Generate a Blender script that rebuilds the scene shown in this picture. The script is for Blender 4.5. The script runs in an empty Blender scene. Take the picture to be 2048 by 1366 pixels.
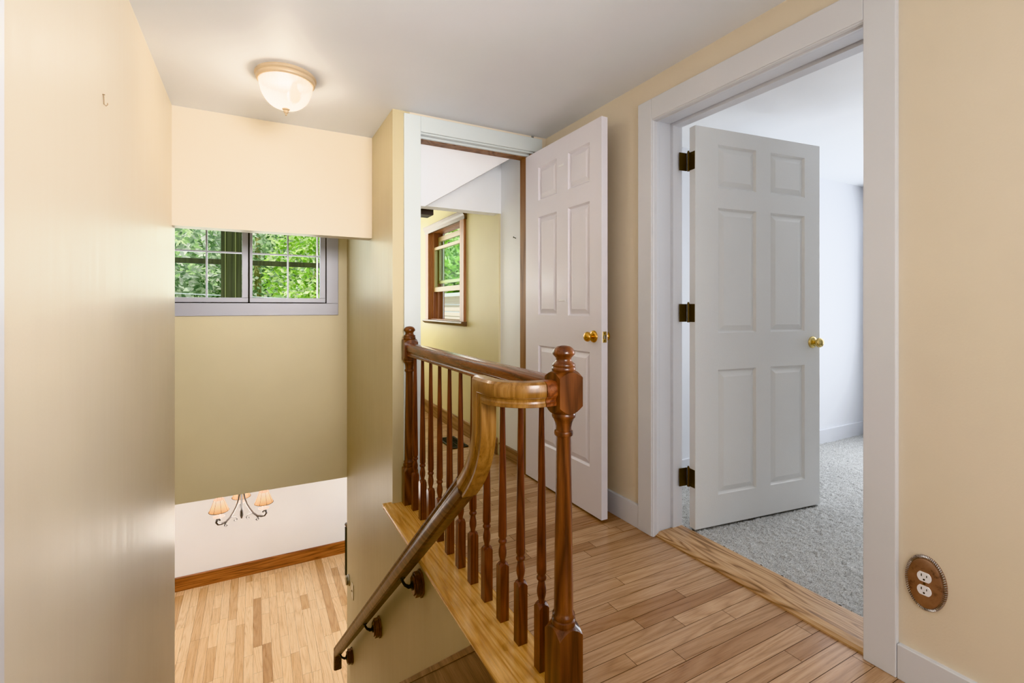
import bpy, bmesh, math, random
from mathutils import Vector, Matrix
rnd = random.Random(7)
scene = bpy.context.scene
COL = scene.collection
PI = math.pi
EYE = 1.13

# ------------------------------------------------------------------ materials
def srgb(r, g, b):
    f = lambda c: (c/255/12.92) if c/255 <= 0.04045 else ((c/255+0.055)/1.055)**2.4
    return (f(r), f(g), f(b), 1)

class NT:
    def __init__(s, name):
        s.m = bpy.data.materials.new(name); s.m.use_nodes = True
        s.t = s.m.node_tree; s.b = s.t.nodes['Principled BSDF']; s.out = s.t.nodes['Material Output']
    def n(s, typ, **kw):
        nd = s.t.nodes.new(typ)
        for k, v in kw.items():
            if hasattr(nd, k): setattr(nd, k, v)
        return nd
    def l(s, a, b): s.t.links.new(a, b)
    def set(s, **kw):
        for k, v in kw.items(): s.b.inputs[k.replace('_', ' ')].default_value = v
    def math(s, op, a, b=None):
        nd = s.n('ShaderNodeMath', operation=op)
        for i, v in enumerate((a, b)):
            if v is None: continue
            if isinstance(v, (int, float)): nd.inputs[i].default_value = v
            else: s.l(v, nd.inputs[i])
        return nd.outputs[0]
    def mix(s, fac, a, b, blend='MIX'):
        nd = s.n('ShaderNodeMix', data_type='RGBA', blend_type=blend)
        for sock, v in ((nd.inputs[0], fac), (nd.inputs[6], a), (nd.inputs[7], b)):
            if isinstance(v, (int, float)): sock.default_value = v
            elif isinstance(v, tuple): sock.default_value = v
            else: s.l(v, sock)
        return nd.outputs[2]
    def ramp(s, fac, stops):
        nd = s.n('ShaderNodeValToRGB'); cr = nd.color_ramp
        while len(cr.elements) < len(stops): cr.elements.new(0.5)
        for e, (p, c) in zip(cr.elements, stops): e.position = p; e.color = c
        s.l(fac, nd.inputs[0]); return nd.outputs[0]
    def coords(s, scale=(1, 1, 1), kind='Object', offset=None):
        tc = s.n('ShaderNodeTexCoord'); mp = s.n('ShaderNodeMapping')
        mp.inputs['Scale'].default_value = scale
        src = tc.outputs[kind]
        if offset is not None:
            ad = s.n('ShaderNodeVectorMath', operation='ADD'); s.l(src, ad.inputs[0]); s.l(offset, ad.inputs[1]); src = ad.outputs[0]
        s.l(src, mp.inputs['Vector']); return mp.outputs[0]
    def noise(s, vec, scale, detail=4, rough=0.5, dist=0.0):
        nd = s.n('ShaderNodeTexNoise'); nd.inputs['Scale'].default_value = scale; nd.inputs['Detail'].default_value = detail
        nd.inputs['Roughness'].default_value = rough; nd.inputs['Distortion'].default_value = dist
        s.l(vec, nd.inputs['Vector']); return nd.outputs[0]
    def bump(s, h, strength, dist=0.002):
        nd = s.n('ShaderNodeBump'); nd.inputs['Strength'].default_value = strength; nd.inputs['Distance'].default_value = dist
        s.l(h, nd.inputs['Height']); s.l(nd.outputs[0], s.b.inputs['Normal'])

def paint(name, col, rough=0.45, mottle=0.05, bump=0.12, streak=False, bscale=160):
    t = NT(name); c = srgb(*col)
    v = t.coords((1, 1, 1))
    n1 = t.noise(v, 1.7, 3)
    dark = tuple(x*(1-mottle*2) for x in c[:3])+(1,)
    light = tuple(min(1, x*(1+mottle)) for x in c[:3])+(1,)
    t.l(t.ramp(n1, [(0.3, dark), (0.7, light)]), t.b.inputs['Base Color'])
    if streak:
        vs = t.coords((9, 9, 0.5)); ns = t.noise(vs, 3.0, 5, 0.6)
        r = t.math('ADD', t.math('MULTIPLY', ns, 0.22), rough-0.11)
        t.l(r, t.b.inputs['Roughness'])
        hb = t.math('ADD', t.math('MULTIPLY', t.noise(v, bscale, 3), 0.5), t.math('MULTIPLY', ns, 1.2))
        t.bump(hb, bump, 0.002)
    else:
        t.set(Roughness=rough)
        if bump: t.bump(t.noise(v, bscale, 3), bump, 0.0015)
    return t.m

def plain(name, col, rough=0.4, metal=0.0, spec=0.5, emit=0.0, ecol=None):
    t = NT(name); t.set(Base_Color=srgb(*col), Roughness=rough, Metallic=metal)
    t.b.inputs['Specular IOR Level'].default_value = spec
    if emit: t.set(Emission_Color=srgb(*(ecol or col)), Emission_Strength=emit)
    v = t.coords(); n = t.noise(v, 24, 3)
    t.l(t.math('ADD', t.math('MULTIPLY', n, 0.12), rough-0.06), t.b.inputs['Roughness'])
    return t.m

def wood(name, dark, mid, light, axis='Z', rings=9.0, low=3.2, stretch=0.09, pore=0.35, rough=0.32, coat=0.0, board=False, tint=None, contrast=1.0):
    """oak: growth-ring contours of a stretched noise, fine pores on top; board=True reads the per-board random stored on the mesh"""
    t = NT(name)
    ax = 'XYZ'.index(axis)
    sc = [1.0, 1.0, 1.0]; sc[ax] = stretch
    sp = [1.0, 1.0, 1.0]; sp[ax] = 0.035
    if board:
        at = t.n('ShaderNodeAttribute', attribute_name='rnd')
        off = t.n('ShaderNodeVectorMath', operation='SCALE'); t.l(at.outputs['Vector'], off.inputs[0]); off.inputs['Scale'].default_value = 41.0
        offs = off.outputs[0]
        sepr = t.n('ShaderNodeSeparateColor'); t.l(at.outputs['Color'], sepr.inputs[0]); bval = sepr.outputs[1]
    else:
        oi = t.n('ShaderNodeObjectInfo')
        cx = t.n('ShaderNodeCombineXYZ')
        for i in range(3): t.l(t.math('MULTIPLY', oi.outputs['Random'], 31.0+7*i), cx.inputs[i])
        offs = cx.outputs[0]; bval = oi.outputs['Random']
    v = t.coords(tuple(sc), offset=offs)
    n0 = t.noise(v, low, 2, 0.45, 0.3)
    fr = t.math('FRACT', t.math('MULTIPLY', n0, rings*2))
    tri = t.math('ABSOLUTE', t.math('SUBTRACT', t.math('MULTIPLY', fr, 2.0), 1.0))
    vp = t.coords(tuple(sp), offset=offs)
    pores = t.noise(vp, 230, 3, 0.7)
    fine = t.noise(vp, 60, 4, 0.6)
    w = t.math('ADD', t.math('MULTIPLY', tri, 0.55), t.math('MULTIPLY', fine, 0.5))
    w = t.math('ADD', t.math('MULTIPLY', t.math('SUBTRACT', w, 0.5), contrast), 0.5)
    colr = t.ramp(w, [(0.12, srgb(*dark)), (0.45, srgb(*mid)), (0.9, srgb(*light))])
    pr = t.ramp(pores, [(0.36, (0.35, 0.28, 0.22, 1)), (0.52, (1, 1, 1, 1))])
    colr = t.mix(pore, colr, pr, 'MULTIPLY')
    if board:
        bt = t.ramp(bval, tint or [(0.0, (0.62, 0.5, 0.4, 1)), (0.3, (0.9, 0.82, 0.74, 1)), (0.65, (1, 1, 1, 1)), (1.0, (1.15, 1.1, 1.0, 1))])
        colr = t.mix(1.0, colr, bt, 'MULTIPLY')
    t.l(colr, t.b.inputs['Base Color'])
    t.l(t.math('ADD', t.math('MULTIPLY', fine, 0.16), rough-0.08), t.b.inputs['Roughness'])
    if coat: t.set(Coat_Weight=coat, Coat_Roughness=0.12)
    t.bump(pores, 0.10, 0.0008)
    return t.m

M = {}
M['wall'] = paint('cream_wall_paint', (226, 214, 194), 0.42, 0.02, 0.18)
M['wall_gloss'] = paint('cream_wall_paint_streaked', (226, 214, 194), 0.40, 0.025, 0.16, streak=True)
M['wall_stair'] = paint('shaded_cream_paint', (198, 184, 148), 0.42, 0.03, 0.14, streak=True)  # same cream paint, darkened in colour for the stairwell shade
M['wall_win'] = paint('olive_shaded_cream_paint', (226, 213, 178), 0.45, 0.02, 0.14)  # same cream paint, its olive shade tint and brightening put into the colour
M['wall_white'] = paint('white_drywall_paint', (243, 245, 248), 0.6, 0.02, 0.15)
M['wall_lower'] = paint('pale_lower_paint', (236, 235, 234), 0.55, 0.015, 0.1)
M['wall_yellow'] = paint('yellow_wall_paint', (220, 211, 174), 0.5, 0.03, 0.15)
M['wall_grey'] = paint('grey_bedroom_paint', (226, 228, 233), 0.5, 0.015, 0.15)
M['ceiling'] = paint('ceiling_paint', (232, 235, 241), 0.55, 0.015, 0.12)
M['trim'] = paint('white_trim_paint', (218, 220, 226), 0.33, 0.02, 0.05, bscale=60)
M['trim_mint'] = paint('pale_green_white_trim_paint', (210, 217, 217), 0.33, 0.02, 0.05, bscale=60)
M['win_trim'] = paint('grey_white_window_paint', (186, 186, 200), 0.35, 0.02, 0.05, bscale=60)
M['door'] = paint('white_door_paint', (228, 225, 233), 0.36, 0.012, 0.25, bscale=220)
M['door_grey'] = paint('grey_white_door_paint', (230, 231, 231), 0.36, 0.015, 0.3, bscale=220)
M['gap'] = plain('dark_gap', (40, 38, 36), 0.8)
M['brass'] = plain('polished_brass', (212, 168, 92), 0.18, 1.0)
M['brass_light'] = plain('pale_brass', (222, 200, 140), 0.2, 1.0)
M['bronze'] = plain('dark_antique_brass', (92, 78, 56), 0.38, 0.9)
M['nickel'] = plain('dull_nickel', (160, 156, 142), 0.3, 1.0)
M['copper'] = None
M['iron'] = plain('black_iron', (44, 46, 42), 0.35, 0.7)
M['pewter'] = plain('brushed_pewter', (120, 116, 114), 0.35, 0.9)
M['white_plastic'] = plain('white_plastic', (236, 236, 240), 0.35)
M['ivory_plastic'] = plain('ivory_plastic', (226, 214, 190), 0.4)
M['black'] = plain('black_slot', (18, 16, 15), 0.6)
M['newel'] = wood('dark_stained_oak_upright', (46, 24, 13), (92, 52, 30), (130, 80, 45), 'Z', 7, 5.0, 0.10, 0.45, 0.3, 0.15)
M['baluster'] = wood('red_brown_stained_oak', (60, 27, 15), (98, 50, 29), (126, 68, 40), 'Z', 6, 14.0, 0.05, 0.4, 0.33, 0.15)
M['rail_y'] = wood('brown_stained_oak_rail', (64, 32, 18), (108, 58, 34), (138, 82, 48), 'Y', 6, 9.0, 0.05, 0.45, 0.28, 0.25)
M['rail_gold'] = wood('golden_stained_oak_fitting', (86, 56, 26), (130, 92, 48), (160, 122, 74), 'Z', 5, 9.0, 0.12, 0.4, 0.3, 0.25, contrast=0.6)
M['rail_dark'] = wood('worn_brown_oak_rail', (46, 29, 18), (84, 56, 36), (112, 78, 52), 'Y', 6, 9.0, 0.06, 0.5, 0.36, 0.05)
M['plank'] = wood('honey_oak_plank', (176, 122, 62), (214, 164, 98), (228, 184, 124), 'Y', 8, 7.5, 0.06, 0.28, 0.26, 0.3)
M['threshold'] = wood('pale_oak_saddle', (128, 96, 68), (190, 152, 114), (206, 172, 134), 'Y', 10, 9.0, 0.09, 0.3, 0.4, 0.0, contrast=1.3)
M['jamb_wood'] = wood('brown_wood_jamb', (92, 62, 42), (140, 102, 74), (160, 122, 92), 'Z', 4, 5.0, 0.06, 0.3, 0.5)
M['base_oak'] = wood('stained_oak_baseboard', (92, 50, 24), (150, 92, 48), (178, 118, 68), 'X', 7, 6.0, 0.07, 0.35, 0.35, 0.2)
M['base_oak_y'] = wood('grey_brown_oak_baseboard', (98, 70, 52), (140, 108, 86), (170, 138, 112), 'Y', 7, 6.0, 0.07, 0.3, 0.4)
M['win_oak'] = wood('pinkish_oak_window_trim', (112, 70, 48), (158, 106, 78), (188, 138, 106), 'Z', 4, 6.0, 0.06, 0.25, 0.4)
M['crown_oak'] = wood('weathered_oak_window_crown', (72, 54, 42), (104, 82, 66), (130, 106, 88), 'Y', 4, 6.0, 0.06, 0.3, 0.45)
M['sash'] = paint('tan_sash_paint', (186, 168, 132), 0.4, 0.02, 0.05)
M['beam'] = wood('blackened_beam', (34, 28, 28), (52, 44, 42), (70, 60, 58), 'X', 5, 6.0, 0.08, 0.3, 0.6)
M['skirt'] = wood('worn_brown_skirt_board', (92, 66, 48), (136, 104, 80), (164, 132, 104), 'Y', 4, 4.0, 0.25, 0.7, 0.42)
M['tread'] = wood('brown_stair_tread', (92, 60, 38), (136, 96, 64), (160, 120, 84), 'X', 7, 5.0, 0.08, 0.35, 0.35)
M['floor'] = wood('natural_oak_strip_floor', (152, 121, 96), (182, 149, 120), (196, 166, 138), 'X', 9, 7.0, 0.07, 0.3, 0.3, 0.2, True, contrast=0.75, tint=
                  [(0.0, (0.74, 0.64, 0.57, 1)), (0.3, (0.88, 0.82, 0.76, 1)), (0.6, (0.96, 0.93, 0.9, 1)), (1.0, (1.06, 1.03, 0.98, 1))])
M['floor_low'] = wood('pale_oak_plank_floor', (206, 166, 120), (228, 194, 150), (238, 208, 168), 'Y', 9, 6.0, 0.06, 0.25, 0.3, 0.2, True, contrast=0.8, tint=
                  [(0.0, (0.62, 0.5, 0.38, 1)), (0.07, (0.8, 0.7, 0.58, 1)), (0.2, (0.95, 0.9, 0.84, 1)), (0.7, (1, 1, 1, 1)), (1.0, (1.06, 1.04, 1.0, 1))])
# copper-bronze plate with patina blotches
t = NT('patinated_copper_plate'); v = t.coords(); n = t.noise(v, 32, 5, 0.6)
t.l(t.ramp(n, [(0.3, srgb(96, 82, 80)), (0.42, srgb(158, 128, 110)), (0.7, srgb(176, 146, 124))]), t.b.inputs['Base Color']); t.set(Metallic=0.6, Roughness=0.36)
M['copper'] = t.m
# carpet
t = NT('grey_white_carpet'); v = t.coords(); n = t.noise(v, 190, 3, 0.7); n2 = t.noise(v, 1.6, 2)
c = t.ramp(n, [(0.30, srgb(128, 128, 126)), (0.47, srgb(194, 194, 192)), (0.7, srgb(228, 228, 226))])
t.l(t.mix(0.12, c, t.ramp(n2, [(0.3, srgb(150, 150, 150)), (0.7, srgb(240, 240, 240))]), 'MULTIPLY'), t.b.inputs['Base Color'])
t.set(Roughness=0.95); t.b.inputs['Specular IOR Level'].default_value = 0.1; t.bump(n, 0.7, 0.006); M['carpet'] = t.m
# clear pane
def glass_mat(name, tint=(1, 1, 1, 1), refl=0.0):
    t = NT(name); tr = t.n('ShaderNodeBsdfTransparent'); tr.inputs[0].default_value = tint
    gl = t.n('ShaderNodeBsdfGlossy'); gl.inputs['Roughness'].default_value = 0.12
    lw = t.n('ShaderNodeLayerWeight'); lw.inputs[0].default_value = 0.35
    fac = t.math('ADD', t.math('MULTIPLY', lw.outputs['Facing'], 0.012), refl*0.5)
    mx = t.n('ShaderNodeMixShader'); t.l(fac, mx.inputs[0]); t.l(tr.outputs[0], mx.inputs[1]); t.l(gl.outputs[0], mx.inputs[2]); t.l(mx.outputs[0], t.out.inputs[0]); return t.m
M['pane'] = glass_mat('clear_window_pane')
M['pane_mint'] = glass_mat('pale_green_window_pane', (0.93, 1.0, 0.93, 1))
# frosted lamp dome: lets the bulb's light through and glows softly
t = NT('frosted_ribbed_lamp_glass'); tr = t.n('ShaderNodeBsdfTransparent'); tr.inputs[0].default_value = (1, 0.96, 0.88, 1)
t.set(Base_Color=srgb(250, 246, 238), Roughness=0.35, Emission_Color=srgb(255, 240, 214), Emission_Strength=0.42)
t.set(Transmission_Weight=0.0)
mx = t.n('ShaderNodeMixShader'); mx.inputs[0].default_value = 0.78; t.l(tr.outputs[0], mx.inputs[1]); t.l(t.b.outputs[0], mx.inputs[2]); t.l(mx.outputs[0], t.out.inputs[0]); M['dome'] = t.m
M['lamp_metal'] = plain('cream_bronze_lamp_pan', (206, 184, 154), 0.35, 0.25)
M['bulb'] = plain('glowing_bulb', (255, 240, 214), 0.4, 0, 0.5, 6.0)
# lamp shade fabric
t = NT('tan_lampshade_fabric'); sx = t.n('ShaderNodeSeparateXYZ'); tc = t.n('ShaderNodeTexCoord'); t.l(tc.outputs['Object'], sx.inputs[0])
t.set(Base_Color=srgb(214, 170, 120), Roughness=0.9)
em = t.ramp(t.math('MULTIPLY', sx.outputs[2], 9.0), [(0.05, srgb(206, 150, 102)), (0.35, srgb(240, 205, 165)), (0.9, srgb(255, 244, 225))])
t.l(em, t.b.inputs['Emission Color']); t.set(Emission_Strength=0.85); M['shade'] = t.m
M['shade_trim'] = plain('brown_shade_trim', (110, 86, 66), 0.7)
M['candle'] = plain('white_candle_sleeve', (250, 248, 244), 0.5, 0, 0.5, 0.35)
M['register'] = plain('dark_register', (36, 42, 46), 0.45, 0.5)
M['porch'] = wood('dark_green_porch_timber', (34, 40, 20), (48, 56, 30), (62, 70, 40), 'Z', 5, 6.0, 0.05, 0.2, 0.6)
M['cable'] = plain('pale_grey_cable', (186, 196, 196), 0.6)
M['bark'] = wood('pale_green_bark', (92, 98, 58), (140, 144, 92), (176, 176, 120), 'Z', 4, 6.0, 0.15, 0.3, 0.9)
def leafmat(name, cols):
    t = NT(name); at = t.n('ShaderNodeAttribute', attribute_name='rnd'); sp = t.n('ShaderNodeSeparateColor'); t.l(at.outputs['Color'], sp.inputs[0])
    c = t.ramp(sp.outputs[0], [(i/(len(cols)-1), srgb(*c)) for i, c in enumerate(cols)])
    t.l(c, t.b.inputs['Base Color']); t.set(Roughness=0.5)
    tl = t.n('ShaderNodeBsdfTranslucent'); t.l(c, tl.inputs[0])
    mx = t.n('ShaderNodeMixShader'); mx.inputs[0].default_value = 0.35; t.l(t.b.outputs[0], mx.inputs[1]); t.l(tl.outputs[0], mx.inputs[2]); t.l(mx.outputs[0], t.out.inputs[0]); return t.m
M['leaf_a'] = leafmat('mid_green_leaves', [(86, 118, 72), (132, 164, 116), (184, 206, 166), (248, 248, 234)])
M['leaf_b'] = leafmat('bright_lime_leaves', [(96, 146, 50), (146, 196, 80), (194, 226, 120), (248, 250, 214)])
M['leaf_c'] = leafmat('blue_green_leaves', [(96, 126, 90), (142, 168, 130), (190, 208, 176), (250, 248, 238)])
# wooded hillside
t = NT('wooded_hillside'); v = t.coords(); a = t.noise(v, 2.2, 8, 0.75); b = t.noise(v, 0.5, 3)
t.l(t.mix(b, t.ramp(a, [(0.3, srgb(44, 66, 34)), (0.47, srgb(96, 132, 72)), (0.6, srgb(160, 180, 126)), (0.72, srgb(240, 232, 214))]),
          t.ramp(a, [(0.3, srgb(56, 82, 42)), (0.5, srgb(120, 150, 92)), (0.7, srgb(214, 206, 182))])), t.b.inputs['Base Color']); t.set(Roughness=0.9); M['hill'] = t.m
t = NT('pale_gravel_drive'); v = t.coords(); a = t.noise(v, 9, 6, 0.7)
t.l(t.ramp(a, [(0.35, srgb(196, 184, 172)), (0.6, srgb(232, 222, 212))]), t.b.inputs['Base Color']); t.set(Roughness=0.95); M['ground'] = t.m

# ------------------------------------------------------------------ mesh helpers
class MB:
    def __init__(s): s.v = []; s.f = []; s.attr = None; s.fr = []
    def add(s, vs, fs, r=None):
        o = len(s.v); s.v += [tuple(p) for p in vs]; s.f += [tuple(i+o for i in f) for f in fs]
        s.fr += [r or (0, 0, 0)]*len(fs); return s
    def box(s, x0, x1, y0, y1, z0, z1, r=None):
        v = [(x, y, z) for z in (z0, z1) for y in (y0, y1) for x in (x0, x1)]
        return s.add(v, [(0, 2, 3, 1), (4, 5, 7, 6), (0, 1, 5, 4), (2, 6, 7, 3), (0, 4, 6, 2), (1, 3, 7, 5)], r)
    def prism(s, poly, a, b, axis='Z'):
        """poly of 2D points, extruded a..b along axis; (u,v) are the two other axes in XYZ order"""
        n = len(poly)
        def P(u, v, w):
            return {'Z': (u, v, w), 'Y': (u, w, v), 'X': (w, u, v)}[axis]
        v = [P(u, w, a) for u, w in poly]+[P(u, w, b) for u, w in poly]
        f = [tuple(range(n))[::-1], tuple(range(n, 2*n))]+[(i, (i+1) % n, n+(i+1) % n, n+i) for i in range(n)]
        return s.add(v, f)
    def lathe(s, prof, seg=24, axis='Z', c=(0, 0, 0), ripple=0, ramp=0.0):
        v = []; f = []
        for r, z in prof:
            for k in range(seg):
                a = 2*PI*k/seg; rr = r*(1+ramp*math.cos(ripple*a)) if ripple else r
                p = (rr*math.cos(a), rr*math.sin(a), z)
                if axis == 'X': p = (p[2], p[0], p[1])
                elif axis == 'Y': p = (p[0], p[2], p[1])
                v.append((p[0]+c[0], p[1]+c[1], p[2]+c[2]))
        m = len(prof)
        for j in range(m-1):
            for k in range(seg):
                f.append((j*seg+k, j*seg+(k+1) % seg, (j+1)*seg+(k+1) % seg, (j+1)*seg+k))
        f.append(tuple(range(seg))[::-1]); f.append(tuple((m-1)*seg+k for k in range(seg)))
        return s.add(v, f)
    def tube(s, pts, r, seg=8, cap=True):
        pts = [Vector(p) for p in pts]; rs = r if isinstance(r, (list, tuple)) else [r]*len(pts)
        T = [(pts[min(i+1, len(pts)-1)]-pts[max(i-1, 0)]).normalized() for i in range(len(pts))]
        up = Vector((0, 0, 1)) if abs(T[0].z) < 0.9 else Vector((1, 0, 0))
        u = T[0].cross(up).normalized(); v = []; f = []
        for i, p in enumerate(pts):
            u = (u-T[i]*u.dot(T[i])).normalized(); w = T[i].cross(u)
            for k in range(seg):
                a = 2*PI*k/seg; v.append(p+(u*math.cos(a)+w*math.sin(a))*rs[i])
        for i in range(len(pts)-1):
            for k in range(seg): f.append((i*seg+k, i*seg+(k+1) % seg, (i+1)*seg+(k+1) % seg, (i+1)*seg+k))
        if cap: f.append(tuple(range(seg))[::-1]); f.append(tuple((len(pts)-1)*seg+k for k in range(seg)))
        return s.add(v, f)
    def sweep(s, pts, prof, side0):
        """profile (side, up) swept along pts with true mitres and a rotation-minimising frame"""
        pts = [Vector(p) for p in pts]; n = len(prof)
        seg = [(pts[i+1]-pts[i]).normalized() for i in range(len(pts)-1)]
        side = Vector(side0).normalized(); frames = []
        for i, t in enumerate(seg):
            if i: q = seg[i-1].rotation_difference(t); side = q @ side
            side = (side-t*side.dot(t)).normalized(); frames.append((t, side, side.cross(t)))
        v = []
        for i, p in enumerate(pts):
            t, sd, up = frames[min(i, len(frames)-1)]
            if 0 < i < len(pts)-1:
                t, sd, up = frames[i-1]; nrm = (frames[i-1][0]+frames[i][0]).normalized()
            else: nrm = t
            for a, b in prof:
                q = sd*a+up*b; q = q-t*(q.dot(nrm)/t.dot(nrm)); v.append(p+q)
        f = []
        for i in range(len(pts)-1):
            for k in range(n): f.append((i*n+k, i*n+(k+1) % n, (i+1)*n+(k+1) % n, (i+1)*n+k))
        f.append(tuple(range(n))[::-1]); f.append(tuple((len(pts)-1)*n+k for k in range(n)))
        return s.add(v, f)
    def obj(s, name, mat, parent=None, smooth=None, bevel=0.0, loc=None, attr=False, fix=True):
        me = bpy.data.meshes.new(name); me.from_pydata(s.v, [], s.f)
        if attr:
            ca = me.attributes.new('rnd', 'FLOAT_COLOR', 'FACE')
            for i, r in enumerate(s.fr): ca.data[i].color = (*r, 1)
        if fix and not attr:
            bm = bmesh.new(); bm.from_mesh(me); bmesh.ops.recalc_face_normals(bm, faces=bm.faces[:]); bm.to_mesh(me); bm.free()
        me.materials.append(mat); me.update()
        o = bpy.data.objects.new(name, me); COL.objects.link(o)
        if loc is not None: o.location = loc
        if parent is not None: o.parent = parent
        if smooth is not None:
            me.polygons.foreach_set('use_smooth', [True]*len(me.polygons))
            try: me.set_sharp_from_angle(angle=math.radians(smooth))
            except Exception: pass
        if bevel:
            b = o.modifiers.new('edge', 'BEVEL'); b.width = bevel; b.segments = 2; b.limit_method = 'ANGLE'; b.angle_limit = math.radians(40)
        return o

def tag(o, label, cat, group=None, kind=None):
    o['label'] = label; o['category'] = cat
    if group: o['group'] = group
    if kind: o['kind'] = kind
    return o
def empty(name, loc, rz=0):
    e = bpy.data.objects.new(name, None); e.empty_display_size = 0.05; e.location = loc; e.rotation_euler = (0, 0, rz); COL.objects.link(e); return e
def B(*boxes):
    m = MB()
    for b in boxes: m.box(*b)
    return m
def struct(name, mb, mat, label, cat, **kw):
    return tag(mb.obj(name, mat, **kw), label, cat, kind='structure')

# ------------------------------------------------------------------ room shell
XR, XL, YD, ZC, ZL = 1.738, -0.408, 2.742, 2.268, -2.59
XS = 0.70       # stairwell side of the wall under the railing
# upper hall
struct('wall_left', B((-0.53, XL, -1.3, 3.40, ZL, ZC)), M['wall_gloss'], 'long cream wall with a soft sheen beside the stairwell', 'wall')
struct('wall_soffit', B((XL, XS, 3.285, 3.40, 1.592, ZC)), M['wall'], 'cream wall panel hanging from the ceiling above the stairwell window', 'wall')
struct('wall_stair', B((XS, 0.80, YD, 4.27, ZL, ZC), (XS, 0.80, -0.3, YD, ZL, -0.02)), M['wall_stair'], 'cream stairwell wall coloured darker for shade, running down below the railing', 'wall')
struct('wall_door', B((0.80, 0.862, YD, 2.86, 0.0, ZC), (0.862, 1.625, YD, 2.86, 2.160, ZC), (1.645, 1.95, YD, 2.86, 0.0, ZC)), M['wall'], 'narrow cream wall around the far doorway', 'wall')
struct('wall_right', B((XR, 1.93, 1.765, YD, 0.0, ZC), (XR, 1.93, -1.3, 0.79, 0.0, ZC), (XR, 1.93, 0.79, 1.765, 2.07, ZC)), M['wall'], 'cream hall wall holding the bedroom doorway', 'wall')
struct('wall_back', B((-0.53, 1.95, -1.42, -1.3, ZL, ZC)), M['wall'], 'cream wall behind the viewer', 'wall')
struct('ceiling', B((-0.53, 1.95, -1.42, 3.40, ZC, 2.40), (-1.1, 0.80, 3.40, 4.40, ZC, 2.40)), M['ceiling'], 'pale grey painted hall ceiling', 'ceiling')
# stairwell nook with the upper window
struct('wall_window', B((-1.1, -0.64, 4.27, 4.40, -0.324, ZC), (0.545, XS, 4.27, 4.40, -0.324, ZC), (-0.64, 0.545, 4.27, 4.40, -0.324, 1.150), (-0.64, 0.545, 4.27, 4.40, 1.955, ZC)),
       M['wall_win'], 'cream wall coloured olive for shade under the stairwell window', 'wall')
struct('wall_nook', B((-1.1, -1.0, 3.40, 4.27, ZL, ZC), (-1.1, -0.53, 3.30, 3.40, ZL, ZC)), M['wall_stair'], 'cream side wall coloured darker for shade, hidden beside the stairwell window', 'wall')
# lower room
struct('wall_lower', B((-3.0, 4.1, 7.589, 7.70, ZL, -0.2)), M['wall_lower'], 'pale lower room wall behind the chandelier', 'wall')
struct('wall_lower_side', B((-3.1, -3.0, 4.2, 7.7, ZL, -0.2), (-3.0, -1.1, 4.27, 4.40, ZL, -0.2), (4.0, 4.1, 4.1, 7.7, ZL, -0.2), (0.80, 4.1, 4.17, 4.27, ZL, -0.2)), M['wall_lower'], 'pale side walls of the lower room', 'wall')
struct('ceiling_lower', B((-3.1, 4.1, 4.401, 7.70, -0.324, -0.02), (-1.0, XS, 4.272, 4.40, -0.324, -0.30)), M['ceiling'], 'lower room ceiling above the chandelier', 'ceiling')
# far room through the doorway
struct('wall_far_white', B((1.660, 1.80, 2.86, 3.262, 0.0, ZC)), M['wall_white'], 'white wall strip just inside the far doorway', 'wall')
struct('wall_far_yellow', B((1.645, 1.80, 3.262, 3.995, 0.0, ZC), (1.645, 1.80, 4.885, 6.0, 0.0, ZC), (1.645, 1.80, 3.995, 4.885, 0.0, 0.995), (1.645, 1.80, 3.995, 4.885, 1.932, ZC)), M['wall_yellow'], 'yellow wall with the wooden window beyond the doorway', 'wall')
struct('wall_far_header', B((0.80, 1.660, 3.255, 3.36, 1.842, ZC)), M['wall_white'], 'white dropped header above the yellow wall', 'wall')
struct('wall_far_end', B((0.72, 1.80, 5.9, 6.0, 0.0, ZC), (0.72, 0.80, 4.27, 5.9, 0.0, ZC)), M['wall_yellow'], 'yellow end wall of the far room', 'wall')
m = MB(); m.prism([(0.80, 1.753), (0.93, 1.753), (1.662, 2.222), (1.662, 2.30), (0.80, 2.30)], 2.862, 3.254, 'Y')
struct('ceiling_far', m, M['wall_white'], 'white sloped ceiling just inside the far doorway', 'ceiling')
struct('ceiling_far_room', B((0.70, 1.82, 3.36, 6.0, ZC, 2.40)), M['wall_white'], 'far room ceiling behind the header', 'ceiling')
# bedroom
BY, BX = 2.258, 4.75
struct('wall_bedroom', B((1.93, 4.87, BY, 2.36, 0.0, 2.30)), M['wall_grey'], 'pale grey bedroom wall behind the open grey door', 'wall')
struct('wall_bedroom_side', B((BX, 4.87, -1.6, BY, 0.0, 2.30), (1.93, 4.87, -1.7, -1.6, 0.0, 2.30)), M['wall_grey'], 'grey bedroom wall at the far corner', 'wall')
struct('ceiling_bedroom', B((1.93, 4.87, -1.7, BY, 2.192, 2.32)), M['wall_white'], 'bright white bedroom ceiling', 'ceiling')

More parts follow.
